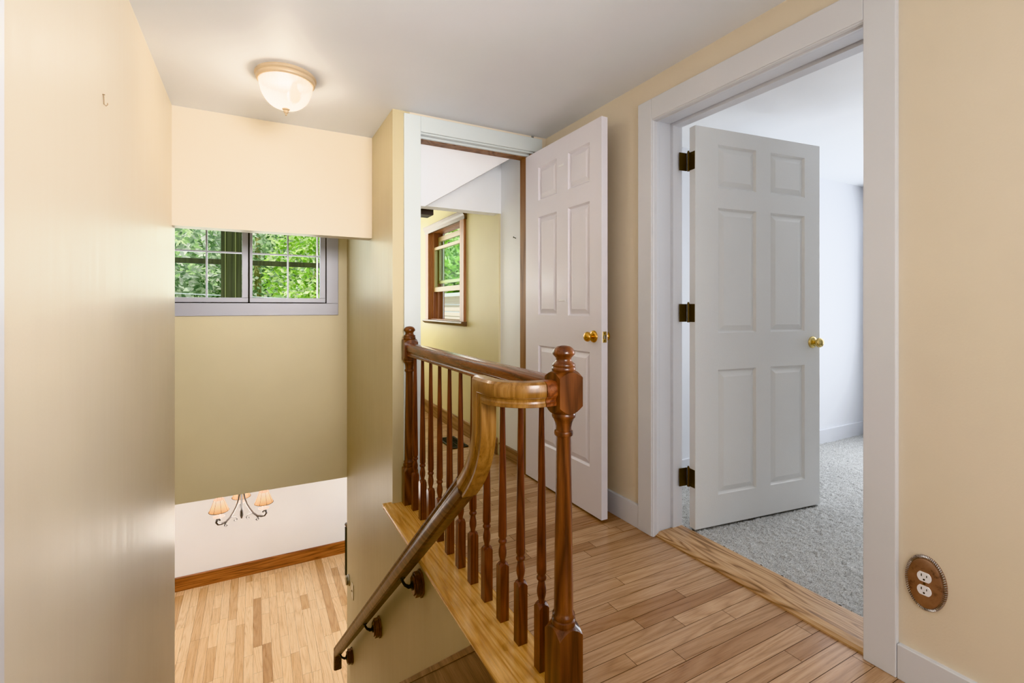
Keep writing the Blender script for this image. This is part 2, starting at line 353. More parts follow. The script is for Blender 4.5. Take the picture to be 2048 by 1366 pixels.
# floors: real boards with a thin dark joint between them
def boards(mb, x0, x1, y0, y1, w, z, along, lmin, lmax, gap=0.0008, th=0.012, holes=None):
    c0, c1, a0, a1 = (y0, y1, x0, x1) if along == 'X' else (x0, x1, y0, y1)
    k = 0; c = c0
    while c < c1-0.002:
        ce = min(c+w, c1); a = a0-rnd.uniform(0, lmax*0.8)
        while a < a1:
            L = rnd.uniform(lmin, lmax); s, e = max(a, a0), min(a+L, a1); a += L
            if e-s < 0.01: continue
            r = (rnd.random(), rnd.random(), rnd.random())
            A, E_, C, D = s+gap, e-gap, c+gap, ce-gap
            if along == 'X': q = [(A, C), (E_, C), (E_, D), (A, D)]
            else: q = [(C, A), (D, A), (D, E_), (C, E_)]
            if along == 'X': mb.add([(x, y, z) for x, y in q], [(0, 1, 2, 3)], r)
            else: mb.add([(x, y, z) for x, y in q], [(0, 1, 2, 3)], r)
        c = ce
    return mb
m = boards(MB(), 0.844, 1.745, -1.3, 2.86, 0.0595, 0.0, 'X', 0.35, 1.3)
boards(m, 0.80, 1.662, 2.86, 5.9, 0.0595, 0.0, 'X', 0.35, 1.1)
boards(m, XL, 0.844, -1.3, 1.115, 0.0595, 0.0, 'X', 0.35, 1.2)
fl = struct('floor', m, M['floor'], 'natural oak strip floor of the upper hall', 'floor', attr=True)
struct('floor_base', B((0.80, 1.95, -1.3, 6.0, -0.25, -0.0012), (XL, 0.80, -1.3, 1.11, -0.25, -0.0012)), M['gap'], 'dark subfloor under the upper oak strips', 'floor')
m = boards(MB(), -3.0, 4.0, 3.0, 7.6, 0.088, ZL, 'Y', 0.3, 1.15)
struct('floor_lower', m, M['floor_low'], 'light oak plank floor of the lower room', 'floor', attr=True)
struct('floor_lower_base', B((-3.1, 4.1, -1.4, 7.7, ZL-0.1, ZL-0.0012)), M['gap'], 'dark subfloor under the lower oak planks', 'floor')
# carpet: a dense tufted surface
m = MB(); nx, ny = 300, 190; x0, x1, y0, y1 = 1.934, 4.75, 0.62, BY
vs = [(x0+(x1-x0)*i/nx+rnd.uniform(-.003, .003)*(0 < i < nx), y0+(y1-y0)*j/ny+rnd.uniform(-.003, .003)*(0 < j < ny), 0.004+rnd.random()*0.011) for j in range(ny+1) for i in range(nx+1)]
m.add(vs, [(j*(nx+1)+i, j*(nx+1)+i+1, (j+1)*(nx+1)+i+1, (j+1)*(nx+1)+i) for j in range(ny) for i in range(nx)])
m.box(1.934, 4.75, -1.6, 0.62, -0.02, 0.010)
struct('floor_carpet', m, M['carpet'], 'speckled light grey bedroom carpet', 'carpet', smooth=180, fix=False)
struct('floor_carpet_base', B((1.93, 4.87, -1.7, 2.36, -0.25, -0.001)), M['gap'], 'subfloor under the carpet', 'floor')

# ------------------------------------------------------------------ trims
def baseboard(name, mb, mat, label): return struct(name, mb, mat, label, 'baseboard', bevel=0.002)
baseboard('baseboard_right', B((1.722, XR+.002, -1.3, 0.726, 0.0, 0.105)), M['trim'], 'white baseboard under the round outlet')
baseboard('baseboard_hall', B((1.722, XR+.002, 1.840, YD-0.02, 0.0, 0.118)), M['trim'], 'short white baseboard behind the open white door')
baseboard('baseboard_bedroom', B((1.96, BX, BY-0.016, BY+.001, 0.0, 0.122), (BX-0.016, BX+.001, -1.5, BY-0.016, 0.0, 0.122)), M['trim'], 'white baseboard on the grey bedroom wall')
m = MB(); m.box(-3.0, 4.0, 7.570, 7.591, ZL, ZL+0.165); m.prism([(7.570, ZL+0.165), (7.591, ZL+0.165), (7.591, ZL+0.182), (7.580, ZL+0.182), (7.573, ZL+0.173)], -3.0, 4.0, 'X')
baseboard('baseboard_lower', m, M['base_oak'], 'stained wooden baseboard of the lower room')
m = MB(); m.box(1.630, 1.646, 3.285, 5.9, 0.0, 0.108); m.prism([(1.630, 0.108), (1.646, 0.108), (1.646, 0.128), (1.637, 0.128), (1.633, 0.118)], 3.285, 5.9, 'Y')
m2 = MB(); m2.box(1.618, 1.646, 3.285, 5.9, 0.0, 0.02)
baseboard('baseboard_far', m, M['base_oak_y'], 'grey brown wooden baseboard along the yellow wall')
baseboard('baseboard_far_white', B((1.650, 1.662, 2.862, 3.262, 0.0, 0.085), (1.644, 1.662, 2.862, 3.262, 0.085, 0.097)), M['base_oak_y'], 'narrow brown baseboard under the white strip wall')

# bedroom doorway: casing, jamb, threshold
Y0, Y1, ZH = 0.817, 1.742, 2.048
m = MB(); m.prism([(1.719, Y1+0.004), (1.719, Y1+0.097), (XR+.001, Y1+0.097), (XR+.001, Y1+0.004)], 0.0, 2.155, 'Z')
struct('trim_1', m, M['trim'], 'white flat casing at the left of the bedroom doorway', 'door casing', bevel=0.003)
struct('trim_2', B((1.719, XR+.001, Y0-0.09, Y0, 0.0, ZC)), M['trim'], 'white flat casing at the right of the bedroom doorway', 'door casing', bevel=0.003)
struct('trim_3', B((1.719, XR+.001, Y0, Y1+0.004, ZH+0.004, 2.155)), M['trim'], 'white head casing above the bedroom doorway', 'door casing', bevel=0.003)
# jamb profile in plan, runs round the opening
prof = [(1.724, 0.010), (1.724, 0.0), (1.733, -0.004), (1.738, 0.003), (1.746, -0.006), (1.758, -0.006), (1.764, 0.004), (1.776, 0.002), (1.840, 0.002), (1.846, 0.010), (1.856, 0.010), (1.858, -0.006), (1.912, -0.006), (1.914, 0.006), (1.934, 0.006), (1.934, 0.03), (1.724, 0.03)]
m = MB(); m.prism([(x, Y1+d) for x, d in prof], 0.0, ZH+0.03, 'Z')
struct('trim_4', m, M['trim'], 'white moulded door jamb carrying the three hinges', 'door jamb')
m = MB(); m.prism([(x, Y0-d) for x, d in prof], 0.0, ZH+0.03, 'Z')
struct('trim_5', m, M['trim'], 'white door jamb hidden behind the right casing', 'door jamb')
m = MB(); m.prism([(x, ZH+d) for x, d in prof], Y0, Y1, 'Y')
struct('trim_6', m, M['trim'], 'white moulded head jamb of the bedroom doorway', 'door jamb')
m = MB(); m.prism([(1.742, 0.0), (1.742, 0.006), (1.752, 0.014), (1.78, 0.018), (1.915, 0.018), (1.932, 0.012), (1.936, 0.0)], Y0+0.0, Y1, 'Y')
struct('trim_7', m, M['threshold'], 'flat oak threshold between oak floor and grey carpet', 'threshold')
struct('trim_8', B((XL-0.001, XL+0.022, 1.05, 1.166, 0.0, ZC), (XL-0.001, XL+0.022, 0.2, 0.31, 0.0, ZC)), M['trim'], 'white door casing at the near end of the long cream wall', 'door casing', bevel=0.003)

# far doorway casing + jamb
struct('trim_9', B((0.763, 0.862, YD-0.018, YD+.001, 0.012, 2.252)), M['trim_mint'], 'white casing at the left of the far doorway', 'door casing', bevel=0.003)
struct('trim_10', B((0.862, 1.70, YD-0.018, YD+.001, 2.160, 2.252)), M['trim_mint'], 'white head casing of the far doorway below the ceiling', 'door casing', bevel=0.003)
m = MB(); m.box(0.862, 1.64, YD-0.004, YD+0.03, 2.150, 2.162); m.box(0.862, 1.64, YD+0.03, YD+0.048, 2.138, 2.162)
struct('trim_11', m, M['trim_mint'], 'white stop strip under the head of the far doorway', 'door jamb', bevel=0.002)
struct('trim_12', B((0.862, 1.64, YD+0.048, 2.862, 2.134, 2.162), (1.606, 1.648, YD+0.035, 2.862, 0.0, 2.136), (1.625, 1.648, YD, YD+.035, 0.0, 2.16)), M['jamb_wood'], 'bare brown wooden jamb of the far doorway', 'door jamb', bevel=0.001)
struct('trim_13', B((0.858, 0.864, YD, 2.862, 0.0, 2.16)), M['trim_mint'], 'white jamb at the latch side of the far doorway', 'door jamb')

# landing plank (nosing under the railing)
m = MB(); m.prism([(0.655, -0.026), (0.650, -0.020), (0.648, -0.010), (0.650, -0.002), (0.656, 0.003), (0.842, 0.003), (0.844, 0.0), (0.844, -0.026)], 1.09, YD-0.002, 'Y')
m.prism([(0.648, -0.022), (0.648, 0.003), (0.699, 0.003), (0.699, -0.022)], YD-0.002, 2.768, 'Y')
struct('trim_14', m, M['plank'], 'honey oak plank carrying the balusters at the stairwell edge', 'landing plank', bevel=0.001)

# ------------------------------------------------------------------ staircase
st = tag(empty('staircase', (0.15, 1.15, -1.3)), 'enclosed stairs dropping beside the wall, brown skirt board showing below the plank', 'staircase')
def child(o, par): o.parent = par; o.matrix_parent_inverse = Matrix.Translation(-par.location); return o
n = 13; run, rise = 3.12/n, 2.59/n
for k in range(n):
    if k < n-1: child(B((XL+.002, XS-.022, 1.115+run*k-0.02, 1.115+run*(k+1), -rise*(k+1)-0.028, -rise*(k+1))).obj('tread', M['tread'], bevel=0.004), st)
    child(B((XL+.002, XS-.022, 1.115+run*k, 1.115+run*k+0.018, -rise*(k+1), -rise*k-(0.028 if k else 0.002))).obj('riser', M['trim']), st)
S = 0.832
zt = lambda y: -0.10-S*(y-1.601)
m = MB(); m.prism([(1.50, -0.03), (1.52, zt(1.52)), (4.10, zt(4.10)), (4.10, ZL), (3.6, ZL), (1.125, -0.65), (1.125, -0.03)], XS-0.02, XS-.0002, 'X')
m.prism([(1.52, zt(1.52)), (4.10, zt(4.10)), (4.10, zt(4.10)-0.03), (1.52, zt(1.52)-0.03)], XS-0.027, XS-0.02, 'X')
child(m.obj('skirt_board', M['skirt'], bevel=0.002), st)

# ------------------------------------------------------------------ railing
XN, YB, YA = 0.79, 1.15, 2.712
ban = tag(empty('stair_railing', (XN, 1.9, 0.0)), 'dark stained oak railing of turned balusters between two newel posts', 'railing')
def square_taper(mb, w, z0, z1, top_cut=0.0, bot_cut=0.0, c=(0, 0)):
    """square block whose ends are scalloped by a lathe-like cut: corners lower than the face middles"""
    h = w/2; N = 8; ring = []
    for i in range(4):
        a, b = [(-h, -h), (h, -h), (h, h), (-h, h)][i], [(h, -h), (h, h), (-h, h), (-h, -h)][i]
        for k in range(N): u = k/N; ring.append((a[0]+(b[0]-a[0])*u, a[1]+(b[1]-a[1])*u))
    def cut(p, amt):
        r = math.hypot(*p); return amt*((r-h)/(h*0.4142))
    n = len(ring); v = [(x+c[0], y+c[1], z0+cut((x, y), bot_cut)) for x, y in ring]+[(x+c[0], y+c[1], z1-cut((x, y), top_cut)) for x, y in ring]
    inner0 = [(x*0.72/max(1e-6, math.hypot(x, y))*h+c[0], y*0.72/max(1e-6, math.hypot(x, y))*h+c[1], z0-bot_cut*0.25) for x, y in ring]
    inner1 = [(x*0.72/max(1e-6, math.hypot(x, y))*h+c[0], y*0.72/max(1e-6, math.hypot(x, y))*h+c[1], z1+top_cut*0.25) for x, y in ring]
    v += inner0+inner1; f = []
    for k in range(n):
        q = (k+1) % n
        f += [(k, q, n+q, n+k), (2*n+k, 2*n+q, q, k), (n+k, n+q, 3*n+q, 3*n+k)]
    f += [tuple(2*n+k for k in range(n))[::-1], tuple(3*n+k for k in range(n))]
    return mb.add(v, f)
def newel(half=False):
    m = MB(); w = 0.079
    square_taper(m, w, 0.003, 0.213, 0.022, 0.0)
    m.lathe([(0.030, 0.205), (0.034, 0.214), (0.0355, 0.222), (0.034, 0.229), (0.030, 0.232), (0.033, 0.238), (0.0325, 0.244), (0.0285, 0.249), (0.0278, 0.262), (0.0275, 0.30), (0.0262, 0.42), (0.024, 0.56), (0.0215, 0.70), (0.0205, 0.752),
             (0.0215, 0.758), (0.0265, 0.760), (0.0275, 0.766), (0.0265, 0.772), (0.0225, 0.775), (0.0225, 0.783), (0.025, 0.797), (0.0295, 0.808), (0.0335, 0.812), (0.0345, 0.818), (0.033, 0.825), (0.030, 0.828)], 28)
    square_taper(m, w, 0.826, 0.944, 0.016, 0.020)
    post = m.obj('newel_post', M['newel'], ban, smooth=38)
    f = MB(); f.lathe([(0.026, 0.940), (0.034, 0.946), (0.0355, 0.951), (0.034, 0.956), (0.032, 0.958), (0.0335, 0.961), (0.0325, 0.966), (0.027, 0.970), (0.0225, 0.976), (0.0225, 0.983), (0.029, 0.990), (0.0325, 0.994), (0.0328, 0.998), (0.031, 1.004), (0.026, 1.011), (0.017, 1.0165), (0.007, 1.0185), (0.0005, 1.019)], 28)
    fin = f.obj('finial', M['newel'], post, smooth=50)
    if half:
        for o in (post, fin):
            bm = bmesh.new(); bm.from_mesh(o.data)
            bmesh.ops.bisect_plane(bm, geom=bm.verts[:]+bm.edges[:]+bm.faces[:], plane_co=(0, 0.011, 0), plane_no=(0, 1, 0), clear_outer=True)
            bmesh.ops.holes_fill(bm, edges=[e for e in bm.edges if e.is_boundary]); bm.to_mesh(o.data); bm.free()
    return post
pB = newel(); pB.location = (0, YB-1.9, 0)
pA = newel(True); pA.location = (0, YA-1.9, 0)
pA['label'] = 'half newel post fixed to the far door casing'; pB['label'] = 'full newel post at the top of the stairs'
HALF = [(0.0235, -0.0355), (0.0245, -0.0345), (0.0245, -0.027), (0.0225, -0.0255), (0.0205, -0.020), (0.0215, -0.014), (0.0245, -0.0105), (0.0245, -0.008), (0.0285, -0.0075), (0.0300, -0.004), (0.0305, 0.008), (0.0298, 0.018), (0.0270, 0.027), (0.0195, 0.0335)]
RAILP = HALF+[(0.0, 0.0365)]+[(-a, b) for a, b in HALF[::-1]]
m = MB(); m.sweep([(0, YB-1.9+0.036, 0.887), (0, YA-1.9-0.034, 0.887)], RAILP, (1, 0, 0))
m.obj('top_rail', M['rail_y'], ban, smooth=26)
# baluster
m = MB(); square_taper(m, 0.034, 0.003, 0.208, 0.012, 0.0)
m.lathe([(0.010, 0.200), (0.0095, 0.214), (0.0105, 0.222), (0.0135, 0.232), (0.015, 0.244), (0.0145, 0.254), (0.0115, 0.268), (0.0105, 0.276), (0.0125, 0.279), (0.0155, 0.283), (0.0155, 0.289), (0.0125, 0.293), (0.0125, 0.298), (0.0155, 0.303), (0.0155, 0.33), (0.0140, 0.45), (0.0115, 0.62), (0.0088, 0.80), (0.0082, 0.853)], 16)
b0 = m.obj('baluster', M['baluster'], ban, smooth=38)
for k in range(11):
    b = b0 if k == 0 else b0.copy()
    if k: COL.objects.link(b); b.parent = ban
    b.location = (0, 1.271+0.133*k-1.9, 0)

# ------------------------------------------------------------------ descending handrail
hr = tag(empty('handrail', (0.605, 2.7, -0.6)), 'brown oak handrail curling off the near newel and descending the stairwell wall', 'handrail')
XRL = 0.605
def arc(c, r, a0, a1, n, z): return [(c[0]+r*math.cos(a0+(a1-a0)*i/n), c[1]+r*math.sin(a0+(a1-a0)*i/n), z) for i in range(n+1)]
zr = lambda y: -0.02-S*(y-2.12)
P = [(XN-0.034, YB, 0.887)]
m = MB(); m.sweep([(XN-0.0396, YB, 0.887), (0.716, YB, 0.887)], RAILP, (0, 1, 0)); child(m.obj('joining_block', M['rail_y'], smooth=35), hr)
m = MB()
path = [(0.716, YB, 0.887)]+arc((0.716, YB+0.111), 0.111, -PI/2, -PI, 10, 0.887)[1:]
path += [(XRL, 1.300, 0.887)]
# drop and easing to the slope
def bez(a, b, c, n): return [tuple((1-t)**2*p+2*t*(1-t)*q+t*t*r for p, q, r in zip(a, b, c)) for t in [i/n for i in range(1, n+1)]]
path += [(XRL, 1.300, 0.775)]+bez((XRL, 1.300, 0.775), (XRL, 1.300, zr(1.300)+0.005), (XRL, 1.425, zr(1.425)), 12)
path += [(XRL, 1.432, zr(1.432))]
m.sweep(path, RAILP, (0, 1, 0)); child(m.obj('gooseneck', M['rail_gold'], smooth=24), hr)
m = MB(); m.sweep([(XRL, 1.4335, zr(1.4335)), (XRL, 4.105, zr(4.105))], RAILP, (-1, 0, 0))
child(m.obj('sloped_rail', M['rail_dark'], smooth=26), hr)
m = MB(); m.sweep([(XRL, 4.107, zr(4.107)), (XRL, 4.150, zr(4.150)), (XRL, 4.150, zr(4.150)-0.125), (XRL, 4.147, zr(4.150)-0.135)], RAILP, (-1, 0, 0))
child(m.obj('rail_end', M['rail_dark'], smooth=35, bevel=0.004), hr)
for y in (2.204, 3.054, 4.012):
    zw = zr(y)-0.09
    br = empty('bracket', (XS, y, zw)); br.parent = hr; br.matrix_parent_inverse = Matrix.Translation(-hr.location)
    m = MB(); oc = lambda r, a=PI/8: [(r*math.cos(a+i*PI/4), 1.15*r*math.sin(a+i*PI/4)) for i in range(8)]
    m.prism(oc(0.056), -0.012, 0.0, 'X'); m.prism(oc(0.050), -0.036, -0.012, 'X'); m.prism(oc(0.040), -0.044, -0.036, 'X')
    m.obj('mounting_block', M['newel'], br, bevel=0.002)
    m = MB(); m.lathe([(0.022, -0.048), (0.020, -0.044)], 16, 'X')
    m.lathe([(0.004, -0.058), (0.012, -0.052), (0.020, -0.047)], 16, 'X')
    m.tube([(-0.044, 0, 0), (-0.062, 0, -0.002), (-0.080, 0, 0.012), (-0.090, 0, 0.030), (-0.094, 0, 0.042)], [0.011, 0.009, 0.007, 0.0065, 0.0065], 10)
    m.sweep([(-0.095, -0.018, 0.043+0.018*S), (-0.095, 0.018, 0.043-0.018*S)], [(-0.012, -0.003), (0.012, -0.003), (0.012, 0.003), (-0.012, 0.003)], (1, 0, 0))
    m.obj('bracket_arm', M['iron'], br, smooth=40)

# ------------------------------------------------------------------ panel doors
def door_leaf(W, Hh, T, panels):
    """six raised panels on both faces; local x = width, y = thickness, z = height"""
    m = MB()
    xs = sorted({0, W}|{p[i] for p in panels for i in (0, 1)}); zs = sorted({0, Hh}|{p[i] for p in panels for i in (2, 3)})
    for side in (0, 1):
        yf = 0.0 if side == 0 else T; sg = 1 if side == 0 else -1
        for i in range(len(xs)-1):
            for j in range(len(zs)-1):
                cx, cz = (xs[i]+xs[i+1])/2, (zs[j]+zs[j+1])/2
                if any(p[0] < cx < p[1] and p[2] < cz < p[3] for p in panels): continue
                m.add([(xs[i], yf, zs[j]), (xs[i+1], yf, zs[j]), (xs[i+1], yf, zs[j+1]), (xs[i], yf, zs[j+1])], [(0, 1, 2, 3)])
        for a, b, c, d in panels:
            rings = [(0, 0), (0.003, 0.005), (0.009, 0.012), (0.013, 0.012), (0.038, 0.0025), (0.040, 0.0025)]
            prev = None
            for ins, dep in rings:
                r = [(a+ins, yf+sg*dep, c+ins), (b-ins, yf+sg*dep, c+ins), (b-ins, yf+sg*dep, d-ins), (a+ins, yf+sg*dep, d-ins)]
                if prev: m.add(prev+r, [(k, (k+1) % 4, 4+(k+1) % 4, 4+k) for k in range(4)])
                prev = r
            m.add(prev, [(0, 1, 2, 3)])
    m.add([(0, 0, 0), (W, 0, 0), (W, T, 0), (0, T, 0), (0, 0, Hh), (W, 0, Hh), (W, T, Hh), (0, T, Hh)], [(0, 3, 2, 1), (4, 5, 6, 7), (0, 4, 7, 3), (1, 2, 6, 5)])
    return m
def weld(o):
    bm = bmesh.new(); bm.from_mesh(o.data); bmesh.ops.remove_doubles(bm, verts=bm.verts[:], dist=1e-5); bmesh.ops.recalc_face_normals(bm, faces=bm.faces[:]); bm.to_mesh(o.data); bm.free(); return o
def knob(par, x, z, y, sg, mat):
    """rosette with a knob, axis along local y"""
    k = MB(); k.lathe([(0.011, 0.010), (0.010, 0.020), (0.012, 0.024), (0.020, 0.029), (0.0255, 0.037), (0.0265, 0.044), (0.024, 0.051), (0.016, 0.056), (0.006, 0.058), (0.0005, 0.058)], 24, 'Y')
    r = MB(); r.lathe([(0.0325, 0.0), (0.0325, 0.003), (0.029, 0.008), (0.020, 0.011), (0.012, 0.013), (0.0005, 0.0135)], 24, 'Y')
    ro = r.obj('door_knob', mat, par, smooth=50, loc=(x, y, z)); ko = k.obj('knob_ball', mat, ro, smooth=60)
    if sg < 0: ro.rotation_euler = (0, 0, PI)
    return ro
# white door, swung flat against the right wall
doorA = door_leaf(0.793, 2.118, 0.040, [(0.160, 0.371, 0.252, 0.874), (0.488, 0.692, 0.252, 0.874), (0.160, 0.371, 1.068, 1.692), (0.488, 0.692, 1.068, 1.692), (0.160, 0.371, 1.798, 2.012), (0.488, 0.692, 1.798, 2.012)]).obj('door_1', M['door'], fix=False, loc=(1.601, 2.775, 0.012))
weld(doorA); doorA.rotation_euler = (0, 0, -PI/2)   # local x -> -y, local y -> +x
tag(doorA, 'white six panel door with brass knobs swung open against the right wall', 'door', kind='structure')
knob(doorA, 0.728, 0.960, 0.0, -1, M['brass']); knob(doorA, 0.728, 0.960, 0.040, 1, M['brass'])
m = MB(); m.box(0.792, 0.7945, 0.007, 0.033, 0.931, 0.989)
lp = m.obj('latch_plate', M['brass_light'], doorA, bevel=0.001)
m = MB(); m.box(0.794, 0.800, 0.012, 0.028, 0.950, 0.970); m.obj('latch_bolt', M['nickel'], lp, bevel=0.001)
m = MB(); m.lathe([(0.003, 0.7945), (0.003, 0.7952)], 10, 'X', (0, 0.02, 0.980)); m.lathe([(0.003, 0.7945), (0.003, 0.7952)], 10, 'X', (0, 0.02, 0.940)); m.obj('plate_screw', M['bronze'], lp)
for s0, s1, zz in ((0.398, 0.462, 1.158), (0.395, 0.450, 1.955)):
    a = MB().box(s0, s1, -0.003, 0.0005, zz-0.006, zz+0.006).obj('adhesive_strip', M['white_plastic'], doorA, bevel=0.0008)
for zz in (0.25, 1.06, 1.88):
    MB().lathe([(0.006, zz-0.045), (0.006, zz+0.045)], 10, 'Z', (-0.004, 0.044, 0)).obj('hinge', M['bronze'], doorA, smooth=40)
# grey-white bedroom door
ang = math.atan2(1.552-1.664, 2.802-1.932)
doorB = door_leaf(0.880, 2.016, 0.040, [(0.146, 0.404, 0.155, 0.790), (0.507, 0.763, 0.155, 0.790), (0.146, 0.404, 0.977, 1.614), (0.507, 0.763, 0.977, 1.614), (0.146, 0.404, 1.716, 1.937), (0.507, 0.763, 1.716, 1.937)]).obj('door_2', M['door_grey'], fix=False, loc=(1.934, 1.664, 0.020))
weld(doorB); doorB.rotation_euler = (0, 0, ang)
tag(doorB, 'grey white six panel bedroom door hung on three dark hinges, standing open', 'door', kind='structure')
knob(doorB, 0.822, 0.913, 0.0, -1, M['brass_light']); knob(doorB, 0.822, 0.913, 0.040, 1, M['brass_light'])
for zz in (0.205, 1.035, 1.800):
    h = MB(); h.box(-0.0015, 0.0008, 0.003, 0.038, zz, zz+0.09); hp = h.obj('hinge', M['bronze'], doorB, bevel=0.0006)
    c = MB(); c.lathe([(0.0062, zz-0.003), (0.0062, zz+0.093)], 12, 'Z', (-0.004, 0.0445, 0)); c.lathe([(0.0045, zz+0.093), (0.0045, zz+0.10)], 10, 'Z', (-0.004, 0.0445, 0)); c.obj('hinge_pin', M['bronze'], hp, smooth=40)
    j = MB(); j.box(-0.052, -0.006, 0.052, 0.056, zz, zz+0.09); jj = j.obj('jamb_leaf', M['bronze'], hp, bevel=0.0006); 

# ------------------------------------------------------------------ stairwell window
w1 = empty('window_1', (0, 4.27, 1.55)); tag(w1, 'grey painted double casement window with muntins above the stairwell', 'window', kind='structure')
def wpart(mb, name, mat, **kw): return child(mb.obj(name, mat, **kw), w1)
ya, yb = 4.252, 4.275
m = B((-0.76, 0.627, ya, yb-.002, 1.062, 1.160), (0.533, 0.627, ya, yb-.002, 1.160, 2.03), (-0.76, 0.533, ya, yb-.002, 1.95, 2.03), (-0.76, -0.62, ya, yb-.002, 1.16, 1.95))
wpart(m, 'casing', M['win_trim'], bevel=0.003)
def sash(x0, x1, g0, g1, mx, name):
    yy0, yy1 = 4.258, 4.300
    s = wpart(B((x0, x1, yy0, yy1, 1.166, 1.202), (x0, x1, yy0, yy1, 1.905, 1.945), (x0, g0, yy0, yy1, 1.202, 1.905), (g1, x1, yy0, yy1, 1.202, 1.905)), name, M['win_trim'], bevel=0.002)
    mm = MB(); mm.box(mx-0.006, mx+0.006, 4.272, 4.292, 1.202, 1.905); mm.box(g0, g1, 4.2725, 4.2915, 1.544, 1.556)
    mu = mm.obj('muntin', M['win_trim'], s); mu.matrix_parent_inverse = Matrix.Translation((0, 0, 0))
    MB().box(g0, g1, 4.281, 4.284, 1.202, 1.905).obj('pane', M['pane'], s)
    return s
sash(-0.600, -0.040, -0.548, -0.082, -0.315, 'sash'); sash(-0.030, 0.526, -0.010, 0.484, 0.242, 'sash')
wpart(B((-0.041, -0.029, 4.268, 4.33, 1.16, 1.95), (0.525, 0.534, 4.268, 4.33, 1.16, 1.95), (-0.04, 0.53, 4.268, 4.33, 1.158, 1.167), (-0.62, -0.04, 4.272, 4.33, 1.158, 1.167)), 'sash_gap', M['gap'])
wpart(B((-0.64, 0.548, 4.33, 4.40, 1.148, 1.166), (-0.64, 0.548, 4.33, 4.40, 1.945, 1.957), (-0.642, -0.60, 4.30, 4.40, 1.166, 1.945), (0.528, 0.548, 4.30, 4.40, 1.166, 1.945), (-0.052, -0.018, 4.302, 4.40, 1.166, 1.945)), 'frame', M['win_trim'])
wpart(B((0.462, 0.474, 4.31, 4.325, 1.17, 1.94)), 'screen_edge', M['white_plastic'])

# ------------------------------------------------------------------ far room window (double hung, both sashes shifted)
w2 = empty('window_2', (1.645, 4.44, 1.46)); tag(w2, 'oak framed double hung window on the yellow wall beyond the doorway', 'window', kind='structure')
def w2p(mb, name, mat, **kw): return child(mb.obj(name, mat, **kw), w2)
w2p(B((1.622, 1.647, 3.905, 3.998, 0.999, 1.932), (1.622, 1.647, 4.882, 4.970, 0.999, 1.932)), 'side_casing', M['win_oak'], bevel=0.002)
m = MB(); m.prism([(1.600, 1.974), (1.606, 1.950), (1.618, 1.936), (1.622, 1.905), (1.647, 1.905), (1.647, 1.978), (1.600, 1.978)], 3.885, 4.99, 'Y')
w2p(m, 'crown', M['crown_oak'])
m = MB(); m.prism([(1.592, 0.998), (1.590, 0.985), (1.602, 0.972), (1.622, 0.960), (1.647, 0.960), (1.647, 1.000), (1.60, 1.000)], 3.885, 4.99, 'Y')
w2p(m, 'stool', M['crown_oak'])
w2p(B((1.645, 1.80, 4.862, 4.886, 0.995, 1.932), (1.645, 1.80, 3.994, 4.012, 0.995, 1.932), (1.645, 1.80, 4.012, 4.862, 1.912, 1.934), (1.645, 1.81, 4.012, 4.862, 0.993, 1.006), (1.664, 1.676, 4.845, 4.862, 1.006, 1.912), (1.715, 1.722, 4.845, 4.862, 1.006, 1.912)), 'frame', M['win_oak'], bevel=0.0015)
def sash2(x0, x1, z0, z1, name, top, bot):
    s = w2p(B((x0, x1, 4.014, 4.86, z0, z0+bot), (x0, x1, 4.014, 4.86, z1-top, z1), (x0, x1, 4.014, 4.05, z0+bot, z1-top), (x0, x1, 4.825, 4.86, z0+bot, z1-top)), name, M['sash'], bevel=0.002)
    xm = (x0+x1)/2; MB().box(xm-.0015, xm+.0015, 4.05, 4.825, z0+bot, z1-top).obj('pane', M['pane_mint'], s); return s
w2p(MB().tube([(1.76, 4.24, 1.30), (1.762, 4.20, 1.15), (1.765, 4.17, 1.01)], 0.0022, 6), 'pull_cord', M['bronze'])
sl = sash2(1.676, 1.708, 1.288, 1.755, 'lower_sash', 0.03, 0.048)
MB().lathe([(0.016, 1.754), (0.014, 1.764), (0.004, 1.770)], 12, 'Z', (1.69, 4.44, 0)).obj('sash_lock', M['pewter'], sl, smooth=40)
sash2(1.724, 1.752, 1.375, 1.868, 'upper_sash', 0.05, 0.03)
w2p(B((1.775, 1.785, 4.012, 4.035, 1.006, 1.912), (1.775, 1.785, 4.84, 4.862, 1.006, 1.912)), 'screen_frame', M['white_plastic'])

# ------------------------------------------------------------------ ceiling light
cl = tag(empty('ceiling_light', (0.139, 2.60, ZC)), 'ribbed frosted glass dome light flush on the hall ceiling', 'ceiling light')
MB().lathe([(0.135, 0.0), (0.139, -0.006), (0.139, -0.014), (0.132, -0.020), (0.134, -0.028), (0.131, -0.036), (0.124, -0.040), (0.118, -0.038), (0.112, -0.012), (0.0005, -0.010)], 48).obj('pan', M['lamp_metal'], cl, smooth=40)
dome = [(0.1185*math.cos(a)**0.85, -0.034-0.130*math.sin(a)) for a in [i*PI/2/16*0.97 for i in range(17)]]
d = MB().lathe(dome, 144, ripple=36, ramp=0.022).obj('glass_dome', M['dome'], cl, smooth=60, fix=False)
MB().lathe([(0.010, -0.160), (0.018, -0.164), (0.018, -0.168), (0.010, -0.172), (0.012, -0.178), (0.009, -0.184), (0.004, -0.188), (0.006, -0.192), (0.0005, -0.198)], 20).obj('finial', M['lamp_metal'], cl, smooth=50)
MB().lathe([(0.006, -0.03), (0.014, -0.05), (0.027, -0.085), (0.030, -0.105), (0.022, -0.125), (0.008, -0.134), (0.0005, -0.135)], 20).obj('bulb', M['bulb'], cl, smooth=60, loc=(0.035, -0.02, 0))

